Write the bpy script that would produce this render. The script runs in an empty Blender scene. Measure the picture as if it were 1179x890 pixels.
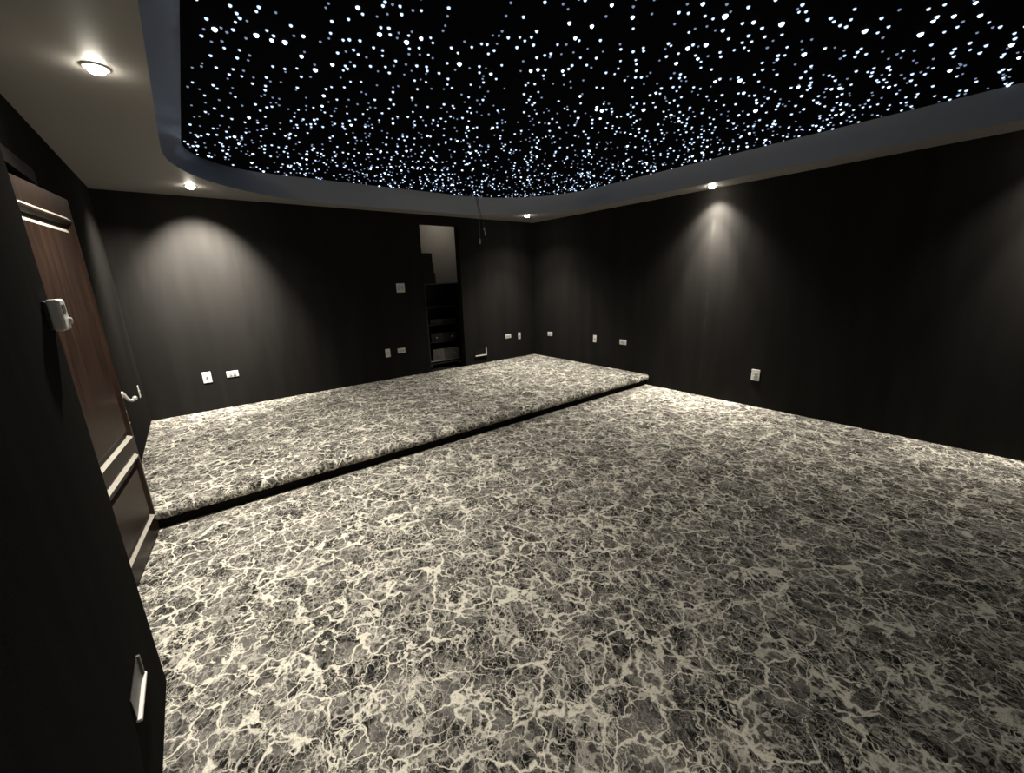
import bpy, bmesh, math, random
from mathutils import Matrix, Vector

random.seed(11)
S = bpy.context.scene
COL = S.collection
PI = math.pi

# ------------------------------------------------------------------ helpers
def link(o, parent=None):
    COL.objects.link(o)
    if parent is not None:
        o.parent = parent
    return o

def obj(name, bm, mat, parent=None, smooth=False, loc=None):
    me = bpy.data.meshes.new(name)
    bm.normal_update()
    bm.to_mesh(me); bm.free()
    if smooth:
        for p in me.polygons: p.use_smooth = True
    for m in (mat if isinstance(mat, (list, tuple)) else [mat]):
        me.materials.append(m)
    o = bpy.data.objects.new(name, me)
    if loc: o.location = loc
    return link(o, parent)

def empty(name, loc, rotz=0.0):
    o = bpy.data.objects.new(name, None)
    o.empty_display_size = 0.05
    o.location = loc; o.rotation_euler = (0, 0, rotz)
    return link(o)

def tag(o, label=None, cat=None, group=None, kind=None):
    if label: o['label'] = label
    if cat: o['category'] = cat
    if group: o['group'] = group
    if kind: o['kind'] = kind
    return o

def box(bm, x0, x1, y0, y1, z0, z1, bev=0.0, seg=2):
    r = bmesh.ops.create_cube(bm, size=1.0)
    vs = r['verts']
    for v in vs:
        v.co = Vector(((x0+x1)/2 + v.co.x*(x1-x0), (y0+y1)/2 + v.co.y*(y1-y0), (z0+z1)/2 + v.co.z*(z1-z0)))
    if bev > 0:
        es = list({e for v in vs for e in v.link_edges})
        bmesh.ops.bevel(bm, geom=es, offset=bev, segments=seg, affect='EDGES', profile=0.5)
    return bm

def bx(*a, **k):
    return box(bmesh.new(), *a, **k)

def lathe(bm, prof, n=24, mat=None):
    """prof: (r, z) from start to end about local z; optional matrix"""
    rings = []
    M = mat or Matrix()
    for r, z in prof:
        if r < 1e-6:
            rings.append([bm.verts.new(M @ Vector((0, 0, z)))])
        else:
            rings.append([bm.verts.new(M @ Vector((r*math.cos(2*PI*i/n), r*math.sin(2*PI*i/n), z))) for i in range(n)])
    for a, b in zip(rings, rings[1:]):
        for i in range(n):
            j = (i+1) % n
            q = [a[i % len(a)], a[j % len(a)], b[j % len(b)], b[i % len(b)]]
            u = []
            for v in q:
                if v not in u: u.append(v)
            if len(u) > 2: bm.faces.new(u)
    bmesh.ops.recalc_face_normals(bm, faces=bm.faces)
    return bm

def tube(bm, pts, rad, n=10):
    pts = [Vector(p) for p in pts]
    rings = []
    for i, p in enumerate(pts):
        t = (pts[min(i+1, len(pts)-1)] - pts[max(i-1, 0)]).normalized()
        a = t.orthogonal().normalized() if i == 0 else (a - t*a.dot(t)).normalized()
        b = t.cross(a)
        r = rad[i] if isinstance(rad, (list, tuple)) else rad
        rings.append([bm.verts.new(p + (a*math.cos(2*PI*k/n) + b*math.sin(2*PI*k/n))*r) for k in range(n)])
    for A, B in zip(rings, rings[1:]):
        for k in range(n):
            bm.faces.new([A[k], A[(k+1) % n], B[(k+1) % n], B[k]])
    bm.faces.new(rings[0][::-1]); bm.faces.new(rings[-1])
    bmesh.ops.recalc_face_normals(bm, faces=bm.faces)
    return bm

# ------------------------------------------------------------------ materials
class NT:
    def __init__(s, name):
        s.m = bpy.data.materials.new(name); s.m.use_nodes = True
        s.t = s.m.node_tree; s.t.nodes.clear()
        s.out = s.n('ShaderNodeOutputMaterial')
    def n(s, typ, **kw):
        nd = s.t.nodes.new(typ)
        for k, v in kw.items(): setattr(nd, k, v)
        return nd
    def set(s, sock, v):
        if isinstance(v, bpy.types.NodeSocket): s.t.links.new(v, sock)
        else: sock.default_value = v
    def math(s, op, a, b=None, c=None, clamp=False):
        nd = s.n('ShaderNodeMath', operation=op, use_clamp=clamp)
        for i, v in enumerate((a, b, c)):
            if v is not None: s.set(nd.inputs[i], v)
        return nd.outputs[0]
    def vec(s, op, a, b=None, scale=None):
        nd = s.n('ShaderNodeVectorMath', operation=op)
        s.set(nd.inputs[0], a)
        if b is not None: s.set(nd.inputs[1], b)
        if scale is not None: s.set(nd.inputs['Scale'], scale)
        return nd.outputs[0]
    def noise(s, vec, scale, detail=2, rough=.5, out='Fac', dist=0.0):
        nd = s.n('ShaderNodeTexNoise')
        s.set(nd.inputs['Vector'], vec); nd.inputs['Scale'].default_value = scale
        nd.inputs['Detail'].default_value = detail; nd.inputs['Roughness'].default_value = rough
        nd.inputs['Distortion'].default_value = dist
        return nd.outputs[0 if out == 'Fac' else 1]
    def voro(s, vec, scale, feature='F1', rnd=1.0):
        nd = s.n('ShaderNodeTexVoronoi', feature=feature)
        s.set(nd.inputs['Vector'], vec); nd.inputs['Scale'].default_value = scale
        nd.inputs['Randomness'].default_value = rnd
        return nd
    def remap(s, v, a, b, c=0.0, d=1.0, smooth=True):
        nd = s.n('ShaderNodeMapRange', interpolation_type='SMOOTHSTEP' if smooth else 'LINEAR')
        for i, q in enumerate((v, a, b, c, d)): s.set(nd.inputs[i], q)
        return nd.outputs[0]
    def mix(s, f, a, b):
        nd = s.n('ShaderNodeMix', data_type='RGBA')
        s.set(nd.inputs[0], f); s.set(nd.inputs[6], a); s.set(nd.inputs[7], b)
        return nd.outputs[2]
    def bsdf(s, color, rough=.5, metal=0.0, spec=.5, normal=None, emis=None, estr=0.0, coat=0.0):
        b = s.n('ShaderNodeBsdfPrincipled')
        s.set(b.inputs['Base Color'], color); s.set(b.inputs['Roughness'], rough)
        b.inputs['Metallic'].default_value = metal
        b.inputs['Specular IOR Level'].default_value = spec
        b.inputs['Coat Weight'].default_value = coat
        if normal is not None: s.t.links.new(normal, b.inputs['Normal'])
        if emis is not None:
            b.inputs['Emission Color'].default_value = emis; b.inputs['Emission Strength'].default_value = estr
        s.t.links.new(b.outputs[0], s.out.inputs[0])
        return b
    def bump(s, h, strength, dist):
        nd = s.n('ShaderNodeBump'); nd.inputs['Strength'].default_value = strength
        nd.inputs['Distance'].default_value = dist; s.t.links.new(h, nd.inputs['Height'])
        return nd.outputs[0]
    def pos(s):
        return s.n('ShaderNodeNewGeometry').outputs['Position']
    def objco(s):
        return s.n('ShaderNodeTexCoord').outputs['Object']

def c4(r, g, b): return (r, g, b, 1.0)

def plain(name, col, rough=.5, metal=0.0, spec=.5, var=.15, vscale=30.0, bump=0.0, coat=0.0):
    t = NT(name)
    p = t.objco()
    n = t.noise(p, vscale, 3)
    c = t.mix(n, c4(*[q*(1-var) for q in col]), c4(*[q*(1+var) for q in col]))
    nm = t.bump(t.noise(p, vscale*6, 2), bump, .002) if bump else None
    t.bsdf(c, rough, metal, spec, nm, coat=coat)
    return t.m

def emit(name, col, strength):
    t = NT(name)
    e = t.n('ShaderNodeEmission'); e.inputs[0].default_value = c4(*col); e.inputs[1].default_value = strength
    t.t.links.new(e.outputs[0], t.out.inputs[0])
    return t.m

def wall_paint(seam=False):
    t = NT('black_wall_paint')
    p = t.pos()
    st = t.n('ShaderNodeMapping'); st.inputs['Scale'].default_value = (3.0, 3.0, .35)
    t.t.links.new(p, st.inputs[0])
    roller = t.noise(st.outputs[0], 2.2, 4, .6)
    c = t.mix(t.remap(roller, .3, .75), c4(.0150, .0143, .0133), c4(.0194, .0184, .0171))
    if seam:                               # an old filled board joint that shows through the paint
        xyz = t.n('ShaderNodeSeparateXYZ'); t.t.links.new(p, xyz.inputs[0])
        wob = t.math('MULTIPLY', t.math('SUBTRACT', t.noise(p, 5, 3), .5), .05)
        off = t.math('ABSOLUTE', t.math('SUBTRACT', t.math('ADD', xyz.outputs[1], wob), 2.50))
        line = t.math('MULTIPLY', t.remap(off, .004, .022, 1, 0), t.remap(t.noise(p, 3.2, 3), .42, .6))
        c = t.mix(t.math('MULTIPLY', line, .45), c, c4(.030, .0285, .0265))
    nm = t.bump(t.noise(p, 160, 2), .25, .002)
    t.bsdf(c, .85, spec=0.0, normal=nm)
    return t.m

def soffit_paint():
    t = NT('grey_ceiling_paint')
    p = t.pos()
    c = t.mix(t.noise(p, 1.6, 3), c4(.255, .242, .228), c4(.295, .28, .262))
    t.bsdf(c, .55, spec=.35, normal=t.bump(t.noise(p, 120, 2), .15, .002))
    return t.m

def cove_paint():
    t = NT('satin_grey_cove_paint')
    p = t.pos()
    c = t.mix(t.noise(p, 1.6, 3), c4(.165, .188, .250), c4(.190, .214, .280))
    t.bsdf(c, .33, spec=.5, normal=t.bump(t.noise(p, 14, 2), .12, .006))
    return t.m

def carpet():
    t = NT('marbled_carpet')
    p0 = t.pos()
    # keep the pattern flat on the tops and continuous over the step edge
    mp = t.n('ShaderNodeMapping'); mp.inputs['Scale'].default_value = (1.42, 1.42, 1.2)
    mp.inputs['Rotation'].default_value = (0, 0, math.radians(24))
    t.t.links.new(p0, mp.inputs[0])
    p = mp.outputs[0]
    def warped(src, amount):
        acc = src
        for sc, am, off in amount:
            q = t.vec('ADD', src, (off, off*1.7, off*.3))
            nz = t.noise(q, sc, 3, .6, out='Color')
            d = t.vec('SUBTRACT', nz, (.5, .5, .5))
            acc = t.vec('ADD', acc, t.vec('SCALE', d, scale=am))
        return acc
    pa = warped(p, [(2.6, .34, 3.1), (11, .085, 7.7), (34, .022, 1.2)])
    pb = warped(p, [(4.2, .22, 9.4), (17, .06, 2.2), (45, .016, 4.4)])
    pc = warped(p, [(7.0, .14, 5.5), (24, .035, 8.1)])
    sq = t.n('ShaderNodeMapping'); sq.inputs['Scale'].default_value = (1.0, .55, 1.0)
    t.t.links.new(pc, sq.inputs[0]); pc = sq.outputs[0]
    def veins(pv, scale, w0, w1, wscale, off, soft=.45):
        d = t.voro(pv, scale, 'DISTANCE_TO_EDGE').outputs['Distance']
        wn = t.noise(t.vec('ADD', p, (off, -off, 0)), wscale, 3, .6)
        w = t.remap(wn, .36, .72, w0, w1)
        inner = t.math('MULTIPLY', w, soft)
        return t.remap(d, inner, w, 1.0, 0.0)
    va = veins(pa, 4.6, .004, .075, 4.2, 2.0, .25)
    vb = veins(pb, 8.5, .008, .125, 4.6, 6.0, .18)
    vc = veins(pc, 17.0, .015, .150, 4.0, 11.0, .15)
    vd = veins(pb, 29.0, .03, .22, 6.0, 17.0, .10)
    pe = t.n('ShaderNodeMapping'); pe.inputs['Scale'].default_value = (1.0, .34, 1.0)
    pe.inputs['Rotation'].default_value = (0, 0, math.radians(55)); t.t.links.new(pb, pe.inputs[0])
    ve = veins(pe.outputs[0], 15.0, .004, .055, 3.4, 23.0, .2)
    # blobs where veins pool
    bl = t.remap(t.noise(pb, 8.5, 4, .6), .668, .70)
    # patchy ground: near black cells against taupe grey patches
    cell = t.voro(pb, 9.5, 'F1').outputs['Color']
    sepc = t.n('ShaderNodeSeparateColor'); t.t.links.new(cell, sepc.inputs[0])
    patch = t.noise(pa, 3.6, 5, .65)
    fine = t.noise(pc, 19.0, 4, .65)
    g = t.math('ADD', t.math('MULTIPLY', sepc.outputs[0], .30), t.math('MULTIPLY', t.remap(patch, .34, .66), .32))
    g = t.math('ADD', g, t.math('MULTIPLY', t.remap(fine, .30, .70), .38))
    ground = t.mix(t.remap(g, .28, .80), c4(.0125, .012, .0115), c4(.150, .143, .130))
    grey = c4(.330, .312, .272); cream = c4(.76, .725, .615)
    zone = t.remap(t.noise(p, 2.1, 3, .6), .32, .66)
    col = t.mix(t.math('MULTIPLY', vd, t.math('ADD', .25, t.math('MULTIPLY', zone, .35))), ground, grey)
    col = t.mix(t.math('MULTIPLY', vc, t.math('ADD', .30, t.math('MULTIPLY', zone, .55))), col, c4(.47, .447, .39))
    col = t.mix(t.math('MULTIPLY', ve, .60), col, cream)
    vbm = t.math('MULTIPLY', vb, t.remap(t.noise(p, 3.4, 3), .30, .64, .35, .90))
    col = t.mix(vbm, col, cream)
    col = t.mix(t.math('MULTIPLY', va, .95), col, cream)
    col = t.mix(t.math('MULTIPLY', bl, .90), col, cream)
    # pile speckle
    sp = t.noise(p0, 260, 2)
    spk = t.remap(sp, .25, .75, .72, 1.22)
    vm = t.vec('SCALE', col, scale=spk)
    h = t.math('ADD', t.math('MULTIPLY', sp, .6), t.math('MULTIPLY', t.noise(p0, 70, 2), .6))
    t.bsdf(vm, .95, spec=.05, normal=t.bump(h, .55, .008))
    return t.m

def wood():
    t = NT('dark_mahogany')
    p = t.objco()
    mp = t.n('ShaderNodeMapping'); mp.inputs['Scale'].default_value = (14, 14, 1.1)
    t.t.links.new(p, mp.inputs[0])
    n = t.noise(mp.outputs[0], 3.0, 5, .6, dist=.6)
    c = t.mix(t.remap(n, .3, .75), c4(.012, .0062, .0042), c4(.030, .0158, .0102))
    t.bsdf(c, .42, spec=.16, normal=t.bump(n, .06, .003))
    return t.m

M = dict(
    wall=wall_paint(), soffit=soffit_paint(), cove=cove_paint(), carpet=carpet(), wood=wood(),
    star_cloth=plain('black_star_cloth', (.0030, .0030, .0042), .95, spec=.03, var=.3),
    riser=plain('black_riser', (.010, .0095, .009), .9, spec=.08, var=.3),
    white=plain('white_plastic', (.70, .69, .66), .35, var=.03),
    offwhite=plain('offwhite_plastic', (.52, .52, .49), .4, var=.04),
    lit_ledge=plain('painted_lit_ledge', (.33, .31, .27), .8, spec=.1, var=.2),  # pale colour standing in for lamp light on the door ledges
    casing=plain('dark_casing_paint', (.0075, .006, .005), .7, spec=.05, var=.3),
    slot=plain('dark_slot', (.02, .02, .02), .6),
    nickel=plain('brushed_nickel', (.72, .69, .64), .36, metal=.7, var=.05),
    ring=plain('white_ring', (.62, .60, .56), .4, var=.03),
    black=plain('black_metal', (.012, .012, .012), .42, spec=.4, var=.2),
    blackm=plain('matte_black_case', (.006, .006, .006), .6, spec=.2, var=.2),
    grey=plain('grey_metal_face', (.30, .29, .27), .45, metal=.3, var=.1),
    amp=plain('dull_grey_face', (.085, .082, .076), .5, metal=.2, var=.2),
    closet=plain('closet_paint', (.55, .53, .49), .7, var=.04, vscale=3),
    cable=plain('dark_cable', (.05, .05, .055), .5, var=.1),
    cable_end=plain('pale_plug', (.42, .41, .40), .4, var=.05),
    lamp=emit('lamp_glow', (1.0, .93, .78), 150.0),
    star0=emit('star_dim', (.50, .66, 1.0), .42),
    star1=emit('star_mid', (.58, .74, 1.0), 1.45),
    star2=emit('star_bright', (.66, .80, 1.0), 3.2),
)

# ------------------------------------------------------------------ dimensions
XR, YB, ZC = 4.952, 5.671, 2.434          # right wall, back wall, soffit height
XL, XN, YN = -.518, -.328, 1.871          # door wall, near wall, end of near wall
YF0 = -2.8                                # wall behind
YP, HP = 3.259, .145                      # platform front, height
ZS = 2.634                                # star panel
TH = .12
OX0, OX1, OZ1 = 2.810, 3.450, 2.310       # closet opening
DY0, DY1, DZ1 = 2.395, 3.300, 2.045       # doorway in left wall

def struct(name, bm, m, label, cat):
    return tag(obj(name, bm, m), label, cat, kind='structure')

# floor
struct('floor', bx(XL-TH, XR+TH, YF0-TH, YB+TH, -.06, 0), M['carpet'],
       'lower floor carpeted in cream veins on charcoal', 'floor')
# walls
bm = bx(XL-TH, OX0, YB, YB+TH, 0, ZC)
box(bm, OX1, XR+TH, YB, YB+TH, 0, ZC)
box(bm, OX0, OX1, YB, YB+TH, OZ1, ZC)
box(bm, OX0, OX1, YB, YB+TH, 0, HP)
struct('wall_back', bm, M['wall'], 'black back wall behind the raised platform with a tall closet opening', 'wall')
struct('wall_right', bx(XR, XR+TH, YF0, YB, 0, ZC), wall_paint(True), 'long black right wall washed by ceiling spotlights', 'wall')
bm = bx(XL-TH, XL, YN, DY0, 0, ZC)
box(bm, XL-TH, XL, DY1, YB, 0, ZC)
box(bm, XL-TH, XL, DY0, DY1, DZ1, ZC)
struct('wall_left', bm, M['wall'], 'black left wall around the wooden door', 'wall')
struct('wall_near', bx(XL-TH, XN, YF0, YN, 0, ZC), M['wall'], 'black wall end close to the viewer carrying the thermostat', 'wall')
struct('wall_front', bx(XL-TH, XR+TH, YF0-TH, YF0, 0, ZC), M['wall'], 'black wall behind the viewer', 'wall')

# ceiling: soffit ring, sloped cove, star panel
def arc(cx, cy, r, a0, a1, n):
    return [(cx+r*math.cos(a0+(a1-a0)*i/n), cy+r*math.sin(a0+(a1-a0)*i/n)) for i in range(n+1)]
def loop(x0, x1, y0, y1, r):               # r: back-right, back-left, front-left, front-right
    N = 24
    P = []
    P += arc(x1-r[0], y1-r[0], r[0], 0, PI/2, N)
    P += arc(x0+r[1], y1-r[1], r[1], PI/2, PI, N)
    P += arc(x0+r[2], y0+r[2], r[2], PI, 1.5*PI, N)
    P += arc(x1-r[3], y0+r[3], r[3], 1.5*PI, 2*PI, N)
    return P
LB = loop(.055, 4.625, -2.53, 5.405, (1.45, 1.5, 1.5, 1.5))
LT = loop(.200, 4.500, -2.31, 5.185, (1.30, .75, 1.2, 1.2))
bm = bmesh.new()
outer = [bm.verts.new((x, y, ZC)) for x, y in ((XL-TH, YF0-TH), (XR+TH, YF0-TH), (XR+TH, YB+TH), (XL-TH, YB+TH))]
inner = [bm.verts.new((x, y, ZC)) for x, y in LB]
es = [bm.edges.new((a[i], a[(i+1) % len(a)])) for a in (outer, inner) for i in range(len(a))]
bmesh.ops.triangle_fill(bm, use_beauty=True, edges=es)
for f in bm.faces:
    f.normal_update()
    if f.normal.z > 0: f.normal_flip()
ceil = struct('ceiling', bm, M['soffit'], 'grey ceiling border carrying round spotlights around the star panel', 'ceiling')
bm = bmesh.new()
K = 7
rows = []
for k in range(K+1):
    s = k/K
    e = s + .10*math.sin(PI*s)             # slightly hollow curve
    rows.append([bm.verts.new((a[0]+(b[0]-a[0])*s, a[1]+(b[1]-a[1])*s, ZC+(ZS-ZC)*min(e, 1))) for a, b in zip(LB, LT)])
for A, B in zip(rows, rows[1:]):
    for i in range(len(A)):
        j = (i+1) % len(A)
        try: bm.faces.new([A[j], A[i], B[i], B[j]])
        except ValueError: pass
obj('cove', bm, M['cove'], ceil, smooth=True)

panel = empty('star_ceiling_panel', ((LT[0][0]+.2)/2, 1.4, ZS))
tag(panel, 'large black ceiling panel dotted with tiny white and blue star lights', 'star ceiling')
pc = Vector(panel.location)
bm = bmesh.new()
lo = [bm.verts.new((x-pc.x+.012*(1 if x > 2.3 else -1), y-pc.y+.012*(1 if y > 1.4 else -1), .0005)) for x, y in LT]
hi = [bm.verts.new((v.co.x, v.co.y, .03)) for v in lo]
bm.faces.new(lo[::-1]); bm.faces.new(hi)
for i in range(len(lo)):
    j = (i+1) % len(lo)
    bm.faces.new([lo[i], lo[j], hi[j], hi[i]])
bmesh.ops.recalc_face_normals(bm, faces=bm.faces)
obj('panel_cloth', bm, M['star_cloth'], panel)

# ------------------------------------------------------------------ camera
YAW, PIT, ROL, FPX = .6592, -.2565, -.0300, 469.15
f = Vector((math.sin(YAW)*math.cos(PIT), math.cos(YAW)*math.cos(PIT), math.sin(PIT)))
r = Vector((math.cos(YAW), -math.sin(YAW), 0)); u = r.cross(f)
cr, sr = math.cos(ROL), math.sin(ROL)
r, u = cr*r + sr*u, -sr*r + cr*u
CAM = Vector((0, 0, 1.5))
cam = bpy.data.cameras.new('camera'); co = bpy.data.objects.new('camera', cam); COL.objects.link(co)
co.matrix_world = Matrix(((r.x, u.x, -f.x, CAM.x), (r.y, u.y, -f.y, CAM.y), (r.z, u.z, -f.z, CAM.z), (0, 0, 0, 1)))
cam.sensor_fit = 'HORIZONTAL'; cam.sensor_width = 36; cam.lens = FPX*36/1179
cam.clip_start = .02
S.camera = co

# ------------------------------------------------------------------ stars
def inside(x, y, P):
    c = False
    for i in range(len(P)):
        x1, y1 = P[i]; x2, y2 = P[i-1]
        if (y1 > y) != (y2 > y) and x < (x2-x1)*(y-y1)/(y2-y1)+x1: c = not c
    return c
LI = [(2.35+(x-2.35)*.992, 1.43+(y-1.43)*.994) for x, y in LT]
def seen(px, py):                          # world spot on the panel for a named bright star
    d = f + (px-589.5)/FPX*r - (py-445)/FPX*u
    k = (ZS-1.5)/d.z
    return (d.x*k, d.y*k)
big = [(295, 40), (468, 48), (529, 73), (363, 80), (328, 48), (247, 33), (437, 39), (926, 62), (996, 35), (1060, 39),
       (1165, 51), (792, 55), (813, 51), (900, 27), (852, 92), (967, 101), (870, 127), (835, 18), (693, 127), (741, 126)]
stars = []                                  # x, y, radius, material index
for q in big:
    x, y = seen(*q); stars.append((x, y, random.uniform(.0105, .013), 2))
grid = {}
def near(x, y, d):
    gx, gy = int(x/.06), int(y/.06)
    for i in (-1, 0, 1):
        for j in (-1, 0, 1):
            for a, b in grid.get((gx+i, gy+j), ()):
                if (a-x)**2+(b-y)**2 < d*d: return True
    return False
for s in stars: grid.setdefault((int(s[0]/.06), int(s[1]/.06)), []).append(s[:2])
NST = 3700
tries = 0
while len(stars) < NST and tries < 90000:
    tries += 1
    x, y = random.uniform(.2, 4.5), random.uniform(-2.31, 5.19)
    if not inside(x, y, LI) or near(x, y, .028): continue
    grid.setdefault((int(x/.06), int(y/.06)), []).append((x, y))
    k = random.random()
    if k < .38: stars.append((x, y, random.uniform(.0052, .0068), 0))
    elif k < .94: stars.append((x, y, random.uniform(.0062, .0084), 1))
    else: stars.append((x, y, random.uniform(.0080, .0098), 2))
stars = [(x, y, R*(1+.28*min(max((math.hypot(x, y)-2.2)/3.0, 0), 1)), k) for x, y, R, k in stars]
def frame_pos(x, y):
    d = Vector((x, y, ZS)) - CAM
    z = d.dot(f)
    if z < .05: return None
    px, py = 589.5+FPX*d.dot(r)/z, 445-FPX*d.dot(u)/z
    return (px, py) if 0 < px < 1179 and 0 < py < 890 else None
def dome(bm, x, y, R):
    prof = [(R, 0), (R*.86, -R*.5), (R*.5, -R*.86)]
    rings = [[bm.verts.new((x+a*math.cos(2*PI*i/7), y+a*math.sin(2*PI*i/7), z)) for i in range(7)] for a, z in prof]
    out = []
    for A, B in zip(rings, rings[1:]):
        for i in range(7): out.append(bm.faces.new([A[(i+1) % 7], A[i], B[i], B[(i+1) % 7]]))
    out.append(bm.faces.new(rings[-1][::-1]))
    return out
SM = [M['star0'], M['star1'], M['star2']]
ranked = sorted(range(len(stars)), key=lambda i: (0 if frame_pos(stars[i][0], stars[i][1]) else 1,
                (Vector((stars[i][0], stars[i][1], ZS))-CAM).length/stars[i][2]))
solo = set(ranked[:100])
unit = []
for k in range(3):
    b = bmesh.new(); dome(b, 0, 0, 1.0)
    me = bpy.data.meshes.new('star_light'); b.to_mesh(me); b.free(); me.materials.append(SM[k]); unit.append(me)
for i in ranked[:100]:
    x, y, R, k = stars[i]
    o = bpy.data.objects.new('star_light', unit[k]); o.location = (x-pc.x, y-pc.y, 0); o.scale = (R, R, R)
    link(o, panel)
bm = bmesh.new()
for i, (x, y, R, k) in enumerate(stars):
    if i in solo: continue
    for fc in dome(bm, x-pc.x, y-pc.y, R): fc.material_index = k
tag(obj('star_lights', bm, SM, panel), kind='stuff')

# ------------------------------------------------------------------ platform
plat = empty('platform', ((XL+XR)/2, YP+.01, 0))
tag(plat, 'low raised carpeted platform with black front along the back wall', 'platform')
px_, py_ = plat.location.x, plat.location.y
x0, x1 = XL+.002-px_, XR-.002-px_
R = .038
prof = [(YB-.002-py_, HP)]
for s in range(14, -1, -1): prof.append((.45+(YB-YP-.6)*s/14*0+.45*(s-14)/14*0 if False else .03+(.42)*s/14, HP))
prof += [(-R*math.sin(PI*i/9), HP-R+R*math.cos(PI*i/9)) for i in range(1, 10)]
prof += [(.012, HP-2*R), (YB-.002-py_, HP-2*R)]
NX = 420
bm = bmesh.new()
rng = random.Random(4)
cols = []
for i in range(NX+1):
    x = x0+(x1-x0)*i/NX
    ring = []
    for j, (yy, zz) in enumerate(prof):
        a = 1.0 if 13 <= j <= len(prof)-4 else 0.0
        ring.append(bm.verts.new((x, yy+a*rng.uniform(-.0035, .0035), zz+a*rng.uniform(-.0035, .0025))))
    cols.append(ring)
for A, B in zip(cols, cols[1:]):
    for j in range(len(prof)):
        k = (j+1) % len(prof)
        bm.faces.new([A[j], A[k], B[k], B[j]])
bm.faces.new(cols[0][::-1]); bm.faces.new(cols[-1])
bmesh.ops.recalc_face_normals(bm, faces=bm.faces)
obj('carpet_top', bm, M['carpet'], plat)
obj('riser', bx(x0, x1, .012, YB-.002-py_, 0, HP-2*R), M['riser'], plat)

# ------------------------------------------------------------------ downlights
def downlight(x, y, label, beams):
    """beams: (watts, cone, degrees off plumb, compass angle of the tilt: 0 = +x, 90 = +y), hot core first, then its spill and fill beams added to brighten floor and walls"""
    t = empty('recessed_spotlight', (x, y, ZC))
    tag(t, label, 'ceiling light', 'recessed spotlights in the ceiling border')
    obj('trim_ring', lathe(bmesh.new(), [(.033, -.001), (.036, -.006), (.046, -.006), (.050, -.0005)], 32), M['ring'], t, smooth=True)
    obj('lens', lathe(bmesh.new(), [(.033, -.002), (.032, -.012), (.024, -.023), (.0, -.028)], 24), M['lamp'], t, smooth=True)
    for power, size, tilt, aim in beams:  # some beams beside the core are added fill for floor and walls
        L = bpy.data.lights.new('lamp', 'SPOT'); L.energy = power; L.color = (1.0, .93, .83)
        L.spot_size = math.radians(size); L.spot_blend = 1.0; L.shadow_soft_size = .025
        lo = bpy.data.objects.new('lamp', L); lo.location = (0, 0, -.052)
        a, k = math.radians(aim), math.radians(tilt)
        d = Vector((math.sin(k)*math.cos(a), math.sin(k)*math.sin(a), -math.cos(k)))
        lo.rotation_mode = 'QUATERNION'; lo.rotation_quaternion = d.to_track_quat('-Z', 'Y')
        link(lo, t)
    return t
downlight(-.122, 2.691, 'large bright ceiling spotlight above the wooden door, nearest the viewer', ((270, 92, 10, 0), (75, 140, 0, 0), (60, 110, 34, 345), (165, 62, 44, 262)))
downlight(.230, 5.112, 'ceiling spotlight in the far left corner of the ceiling border', ((800, 80, 36, 90), (170, 100, 12, 300), (190, 92, 32, 165), (70, 140, 0, 0)))
downlight(4.305, 5.053, 'glaring ceiling spotlight over the far right corner of the room', ((225, 96, 6, 225), (110, 110, 34, 232), (70, 130, 0, 0)))
downlight(4.787, 2.471, 'ceiling spotlight close against the middle of the right wall', ((420, 50, 7, 0), (230, 104, 9, 0), (170, 110, 30, 185), (25, 140, 0, 0)))
downlight(4.787, -.06, 'ceiling spotlight against the right wall beyond the right edge of the view', ((250, 50, 8, 0), (100, 100, 10, 0), (12, 80, 10, 150)))
downlight(-.122, -.10, 'ceiling spotlight above the near wall beside the viewer', ((55, 70, 22, 50),))

# ------------------------------------------------------------------ wall plates
def outlet(name_loc, rotz, label, horiz=False, kind='outlet', w=.072, h=.118):
    names = {'outlet': ('wall_outlet', 'outlet'), 'jack': ('wall_jack', 'wall jack')}[kind]
    t = empty(names[0], name_loc, rotz)
    tag(t, label, names[1])
    def P(a, b, y0, y1, c, d, bev):        # a..b along the plate width, c..d along its height
        if horiz: return bx(c, d, y0, y1, a, b, bev=bev)
        return bx(a, b, y0, y1, c, d, bev=bev)
    obj('plate', P(-w/2, w/2, -.007, 0, -h/2, h/2, .003), M['white'], t)
    def slots(z):
        bm = bmesh.new()
        for sx, hh in ((-.0065, .009), (.0065, .0075)):
            a = (sx-.0011, sx+.0011, -.0125, -.0118)
            if horiz: box(bm, z+.002-hh/2, z+.002+hh/2, a[2], a[3], a[0], a[1])
            else: box(bm, a[0], a[1], a[2], a[3], z+.002-hh/2, z+.002+hh/2)
        if horiz: box(bm, z-.012, z-.0075, -.0125, -.0118, -.0025, .0025)
        else: box(bm, -.0025, .0025, -.0125, -.0118, z-.012, z-.0075)
        return bm
    if kind == 'outlet':
        for z in (-.0195, .0195):
            s = obj('socket', P(-.0165, .0165, -.0119, -.007, z-.0145, z+.0145, .002), M['offwhite'], t)
            obj('slots', slots(z), M['slot'], s)
        sc = Matrix.Translation((0, -.0072, 0)) @ Matrix.Rotation(PI/2, 4, 'X')
        obj('screw', lathe(bmesh.new(), [(.0035, 0), (.003, .0012), (0, .0016)], 10, sc), M['nickel'], t)
    else:
        s = obj('jack_port', P(-.011, .011, -.0115, -.007, -.012, .012, .0015), M['offwhite'], t)
        obj('port_hole', P(-.0065, .0065, -.0122, -.0115, -.006, .005, .0), M['slot'], s)
        for z in (-.041, .041):
            q = (0, -.0072, z) if not horiz else (z, -.0072, 0)
            sc = Matrix.Translation(q) @ Matrix.Rotation(PI/2, 4, 'X')
            obj('screw', lathe(bmesh.new(), [(.003, 0), (.0025, .001), (0, .0014)], 10, sc), M['nickel'], t)
    return t
BW = YB
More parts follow.
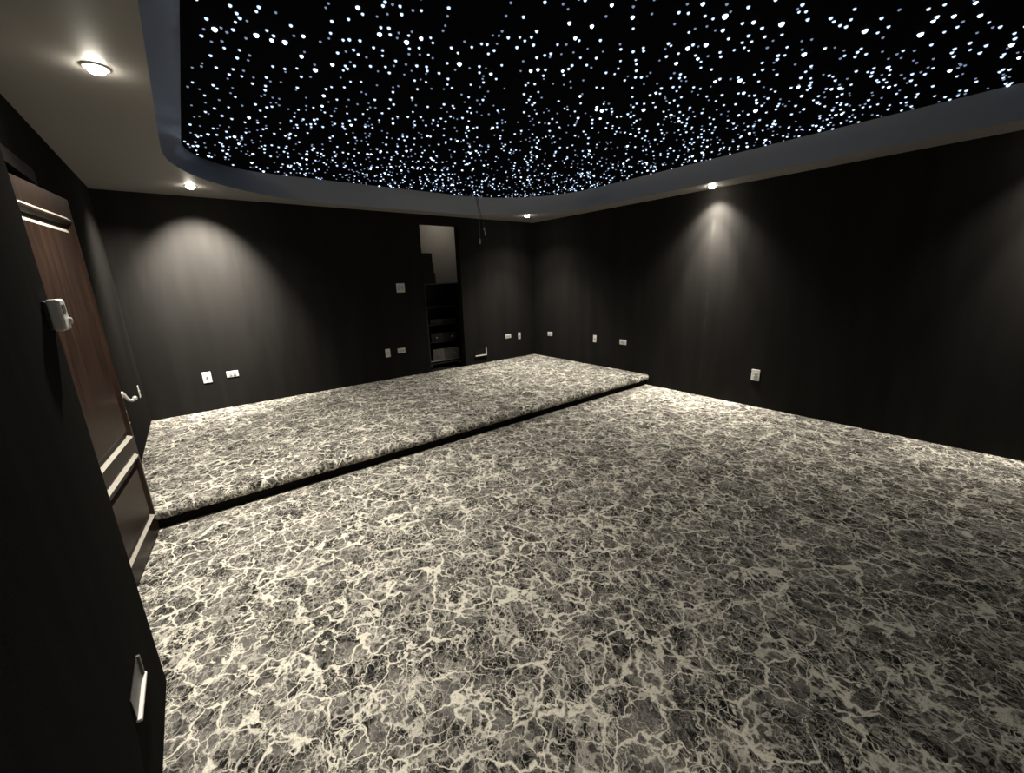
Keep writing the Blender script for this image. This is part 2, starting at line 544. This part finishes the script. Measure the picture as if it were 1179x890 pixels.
outlet((.040, BW, .531), 0, 'upright white plate at the left of the back wall, above the platform', False, 'jack', .082, .125)
outlet((.282, BW, .533), 0, 'sideways white outlet beside the upright plate at the left of the back wall', True)
outlet((2.154, BW, .530), 0, 'upright white plate left of the closet opening, below the square switch', False, 'jack')
outlet((2.362, BW, .541), 0, 'sideways white outlet just left of the closet opening', True)
outlet((4.342, BW, .542), 0, 'sideways white outlet on the back wall near the right corner', True)
outlet((4.592, BW, .520), 0, 'narrow upright white plate on the back wall nearest the right corner', False, 'jack', .058, .112)
outlet((XR, 5.246, .553), -PI/2, 'small white outlet on the right wall nearest the back corner', True)
outlet((XR, 4.227, .564), -PI/2, 'narrow upright white plate on the right wall, between two sideways outlets', False, 'jack', .066, .112)
outlet((XR, 3.691, .562), -PI/2, 'sideways white outlet on the right wall just behind the platform edge', True)
outlet((XR, 1.857, .368), -PI/2, 'upright white outlet low on the right wall in front of the platform', False, 'outlet', .088, .128)
outlet((XL, 5.300, .545), PI/2, 'white plate on the left wall beyond the door handle', False, 'jack')

sw = empty('light_switch', (2.440, BW, 1.432))
tag(sw, 'square white double switch plate left of the closet opening', 'light switch')
obj('plate', bx(-.062, .062, -.007, 0, -.062, .062, bev=.003), M['white'], sw)
for sx in (-.026, .026):
    rk = obj('rocker', bx(sx-.0165, sx+.0165, -.012, -.007, -.033, .033, bev=.002), M['offwhite'], sw)
obj('indicator', bx(.008, .012, -.0125, -.007, -.004, .010), M['slot'], sw)

# recessed white cable box low on the back wall
cb = empty('wall_cable_box', (3.752, BW, .335))
tag(cb, 'wide open white cable box low on the back wall right of the closet', 'cable box')
bm = bx(-.115, .115, -.022, 0, -.062, -.046, bev=.002)
obj('lower_lip', bm, M['white'], cb)
obj('side_lip', bx(.095, .115, -.016, 0, -.045, .062, bev=.002), M['offwhite'], cb)
obj('back_plate', bx(-.115, .094, -.004, 0, -.045, .062, bev=.001), M['blackm'], cb)

# box with a bright lower lip on the near wall
nb = empty('wall_box', (XN, 1.487, .333), PI/2)
tag(nb, 'dark open wall box with bright white lower lip on the near wall, bottom left', 'wall box')
obj('plate', bx(-.095, .085, -.004, 0, -.030, .040, bev=.002), M['black'], nb)
obj('side_lip', bx(.0855, .097, -.010, 0, -.030, .040, bev=.002), M['amp'], nb)
obj('lower_lip', bx(-.097, .097, -.014, 0, -.040, -.0305, bev=.002), M['white'], nb)

# thermostat
th = empty('wall_thermostat', (XN, 1.815, 1.437), PI/2)
tag(th, 'white thermostat near the edge of the near wall, in front of the door', 'thermostat')
obj('back_plate', bx(-.034, .040, -.007, 0, -.042, .042, bev=.002), M['slot'], th)
bm = bx(-.030, .044, -.036, -.0075, -.046, .046, bev=.007, seg=3)
cs = obj('case', bm, M['white'], th)
obj('screen', bx(-.016, .022, -.0372, -.0362, .006, .030, bev=.0), M['slot'], th)
kb = Matrix.Translation((.030, -.036, -.020)) @ Matrix.Rotation(PI/2, 4, 'X')
obj('dial', lathe(bmesh.new(), [(.010, 0), (.010, .005), (.007, .007), (0, .0075)], 18, kb), M['offwhite'], th)

# ------------------------------------------------------------------ door
ANG = math.atan2(.806, .095)
door = empty('door_1', (-.490, 2.425, .008), ANG)
tag(door, 'dark wooden panelled door standing slightly ajar in the left wall', 'door', kind='structure')
DW, DH = .842, 1.965
obj('door_leaf', bx(0, DW, 0, .040, 0, DH, bev=.002), M['wood'], door)
def panelmesh(x0, x1, z0, z1, field_lit=True):
    bm = bmesh.new()
    rings = []
    for ins, d in ((0, 0), (.006, .004), (.018, .022), (.028, .022), (.044, .003), (.066, .003), (.082, .014)):
        rings.append([bm.verts.new((x, -d, z)) for x, z in ((x0+ins, z0+ins), (x1-ins, z0+ins), (x1-ins, z1-ins), (x0+ins, z1-ins))])
    for n, (A, B) in enumerate(zip(rings, rings[1:])):
        for i in range(4):
            fc = bm.faces.new([A[i], A[(i+1) % 4], B[(i+1) % 4], B[i]])
            fc.normal_update()
            if fc.normal.z > .25 and (field_lit or n < len(rings)-2): fc.material_index = 1   # lamp light on the up-facing ledges, painted in as a paler colour
    bm.faces.new(rings[-1])
    return bm
obj('door_panel', panelmesh(.085, .757, .640, 1.866), [M['wood'], M['lit_ledge']], door)
obj('door_panel', panelmesh(.085, .757, .125, .565, False), [M['wood'], M['lit_ledge']], door)
hd = obj('door_handle', bx(.737, .777, -.006, 0, .70, .965, bev=.003), M['nickel'], door)
lv = bmesh.new()
tube(lv, [(.757, -.006, .915), (.757, -.024, .915), (.757, -.0265, .914), (.757, -.032, .900), (.760, -.042, .880), (.766, -.054, .873), (.772, -.064, .880), (.775, -.069, .888), (.776, -.073, .893)],
     [.021, .019, .0095, .0085, .0085, .0085, .012, .013, .007], 14)
obj('lever', lv, M['nickel'], hd, smooth=True)
kc = Matrix.Translation((.757, -.006, .815)) @ Matrix.Rotation(PI/2, 4, 'X')
obj('lock_cylinder', lathe(bmesh.new(), [(.013, 0), (.013, .008), (.010, .011), (0, .0115)], 18, kc), M['nickel'], hd)
kc = Matrix.Translation((.757, -.006, .745)) @ Matrix.Rotation(PI/2, 4, 'X')
obj('lock_knob', lathe(bmesh.new(), [(.008, 0), (.008, .010), (.005, .014), (0, .0145)], 14, kc), M['nickel'], hd)
for z in (.25, 1.0, 1.72):
    hb = lathe(bmesh.new(), [(0, -.045), (.006, -.045), (.006, .045), (0, .045)], 12, Matrix.Translation((-.004, -.004, z)))
    obj('hinge', hb, M['nickel'], door)
# casing
bm = bx(XL, XL+.020, DY1+.001, DY1+.071, 0+.146, DZ1+.075, bev=.003)
box(bm, XL, XL+.020, DY0-.071, DY0-.001, 0, DZ1+.075, bev=.003)
box(bm, XL, XL+.026, DY0-.0005, DY1+.0005, DZ1+.002, DZ1+.075, bev=.003)
struct('trim_1', bm, M['casing'], 'dark casing around the door', 'door casing')

# ------------------------------------------------------------------ closet behind the opening
CX0, CX1, CY1 = 2.62, 3.96, 6.62
bm = bx(CX0, CX1, CY1, CY1+.08, 0, 2.62)
box(bm, CX0-.08, CX0, YB+TH, CY1+.08, 0, 2.62)
box(bm, CX1, CX1+.08, YB+TH, CY1+.08, 0, 2.62)
struct('wall_closet', bm, M['closet'], 'pale closet walls seen through the tall opening', 'wall')
struct('ceiling_closet', bx(CX0-.08, CX1+.08, YB+TH, CY1+.08, 2.62, 2.68), M['closet'], 'pale closet ceiling above the equipment rack', 'ceiling')
struct('floor_closet', bx(CX0, CX1, YB+TH, CY1, .10, HP), M['riser'], 'dark closet floor under the equipment rack', 'floor')
cl = empty('closet_fill_lamp', (3.62, 6.25, 2.62))  # unseen lamp, added to light the closet walls
tag(cl, 'small unseen ceiling lamp added to light the closet above the rack', 'ceiling light')
obj('fill_lamp_base', lathe(bmesh.new(), [(.07, 0), (.07, -.02), (.06, -.025), (0, -.025)], 24), M['ring'], cl)
obj('fill_lamp_shade', lathe(bmesh.new(), [(.055, -.026), (.05, -.05), (.03, -.065), (0, -.07)], 24), emit('closet_fill_glow', (1, .9, .76), 20), cl, smooth=True)

rk = empty('equipment_rack', (3.195, 6.06, HP))
tag(rk, 'black equipment rack on casters inside the closet opening', 'equipment rack')
W, D, Z0, Z1 = .30, .22, .065, 1.335
for sx in (-1, 1):
    for sy in (-1, 1):
        cxx, cyy = sx*(W-.03), sy*(D-.03)
        cw = lathe(bmesh.new(), [(0, -.011), (.022, -.011), (.024, -.008), (.024, .008), (.022, .011), (0, .011)], 20,
                   Matrix.Translation((cxx, cyy, .0245)) @ Matrix.Rotation(PI/2, 4, 'Y'))
        c = obj('caster', cw, M['slot'], rk)
        obj('caster_fork', box(box(bx(cxx-.016, cxx-.0125, cyy-.012, cyy+.012, .018, .055), cxx+.0125, cxx+.016, cyy-.012, cyy+.012, .018, .055),
                               cxx-.018, cxx+.018, cyy-.018, cyy+.018, .0555, .0648), M['grey'], c)
        obj('post', bx(sx*W-.018 if sx > 0 else sx*W-.002, sx*W+.002 if sx > 0 else sx*W+.018, sy*D-.018 if sy > 0 else sy*D-.002, sy*D+.002 if sy > 0 else sy*D+.018, Z0+.02, Z1-.02, bev=.001), M['black'], rk)
obj('base_panel', bx(-W, W, -D, D, Z0, Z0+.0195, bev=.002), M['black'], rk)
obj('top_panel', bx(-W-.004, W+.004, -D-.004, D+.004, Z1-.0195, Z1, bev=.003), M['black'], rk)
for sx in (-1, 1):  # side panels added to keep the rack interior dark
    obj('added_side_panel', bx(sx*(W-.009)-.004, sx*(W-.009)+.004, -D+.019, D-.019, Z0+.0205, Z1-.0205), M['black'], rk)
obj('back_panel', bx(-W+.02, W-.02, D-.012, D-.008, Z0+.02, Z1-.02), M['black'], rk)
for z in (.118, .42, .70, .98):
    obj('shelf', bx(-W+.020, W-.020, -D+.004, D-.02, z-.006, z), M['grey'] if z < .2 else M['black'], rk)
rx, ry, rz = rk.location
def device(nm, label, cat, x0, x1, y0, y1, z0, z1, mat, knobs=0, group=None):
    t = empty(nm, ((x0+x1)/2, (y0+y1)/2, z0))
    tag(t, label, cat, group)
    a, b, h = (x1-x0)/2, (y1-y0)/2, z1-z0
    obj('case', bx(-a, a, -b+.008, b, 0, h, bev=.004), M['blackm'], t)
    obj('front_panel', bx(-a, a, -b, -b+.0075, .002, h-.002, bev=.002), mat, t)
    for i in range(knobs):
        kx = -a*.6+1.2*a*i/max(knobs-1, 1)
        mt = Matrix.Translation((kx, -b, h*.5)) @ Matrix.Rotation(PI/2, 4, 'X')
        obj('knob', lathe(bmesh.new(), [(.012, 0), (.011, .012), (0, .013)], 16, mt), M['grey'], t)
    return t
device('amplifier', 'grey-faced amplifier on the lowest shelf of the equipment rack', 'amplifier', rx-.225, rx+.265, ry-.19, ry+.16, rz+.1185, rz+.305, M['amp'], 2)
device('media_receiver', 'black receiver on the second shelf of the equipment rack', 'receiver', rx-.235, rx+.235, ry-.19, ry+.16, rz+.4205, rz+.56, M['blackm'], 2)
device('disc_player', 'flat black player on the third shelf of the equipment rack', 'player', rx-.235, rx+.235, ry-.19, ry+.16, rz+.7005, rz+.78, M['blackm'], 0)
zt = rz+Z1+.0005
device('black_case', 'black case at the bottom of the stack on the equipment rack', 'case', 2.905, 3.115, 5.87, 6.17, zt, zt+.155, M['blackm'], 0)
device('black_case', 'black case in the middle of the stack on the equipment rack', 'case', 2.895, 3.095, 5.87, 6.15, zt+.1555, zt+.300, M['blackm'], 0)
device('black_case', 'topmost black case of the stack on the equipment rack', 'case', 2.885, 3.085, 5.88, 6.14, zt+.3005, zt+.445, M['blackm'], 0)

# ------------------------------------------------------------------ hanging cables
cbl = empty('hanging_cable', (3.475, 5.170, 2.625))
tag(cbl, 'thin dark cable hanging from the star panel edge in front of the closet', 'cable')
pts = [(0, 0, 0), (.004, 0, -.05), (.020, -.003, -.12), (.030, -.003, -.20), (.030, 0, -.34), (.026, 0, -.54)]
obj('cord', tube(bmesh.new(), pts, .0055, 8), M['cable'], cbl, smooth=True)
obj('plug', tube(bmesh.new(), [(.026, 0, -.54), (.025, 0, -.545), (.024, 0, -.60), (.024, 0, -.612)], [.006, .011, .011, .005], 10), M['cable_end'], cbl, smooth=True)
cb2 = empty('hanging_cable', (3.500, 5.172, 2.625))
tag(cb2, 'shorter cable with two pale plugs hanging right of the long one', 'cable')
obj('cord', tube(bmesh.new(), [(0, 0, 0), (.012, 0, -.12), (.050, 0, -.25), (.078, 0, -.33), (.082, 0, -.385)], .0035, 8), M['slot'], cb2, smooth=True)
obj('plug', tube(bmesh.new(), [(.082, 0, -.385), (.083, 0, -.39), (.085, 0, -.42), (.086, 0, -.425)], [.005, .009, .009, .004], 10), M['cable_end'], cb2, smooth=True)
obj('plug', tube(bmesh.new(), [(.086, 0, -.425), (.100, 0, -.455), (.103, 0, -.485), (.104, 0, -.495)], [.003, .010, .010, .004], 10), M['cable_end'], cb2, smooth=True)

# ------------------------------------------------------------------ world and view
w = bpy.data.worlds.new('world'); S.world = w; w.use_nodes = True
w.node_tree.nodes['Background'].inputs[0].default_value = (0, 0, 0, 1)
S.view_settings.view_transform = 'Standard'; S.view_settings.look = 'None'
S.view_settings.exposure = 0.0; S.view_settings.gamma = 1.0
S.view_settings.use_curve_mapping = False
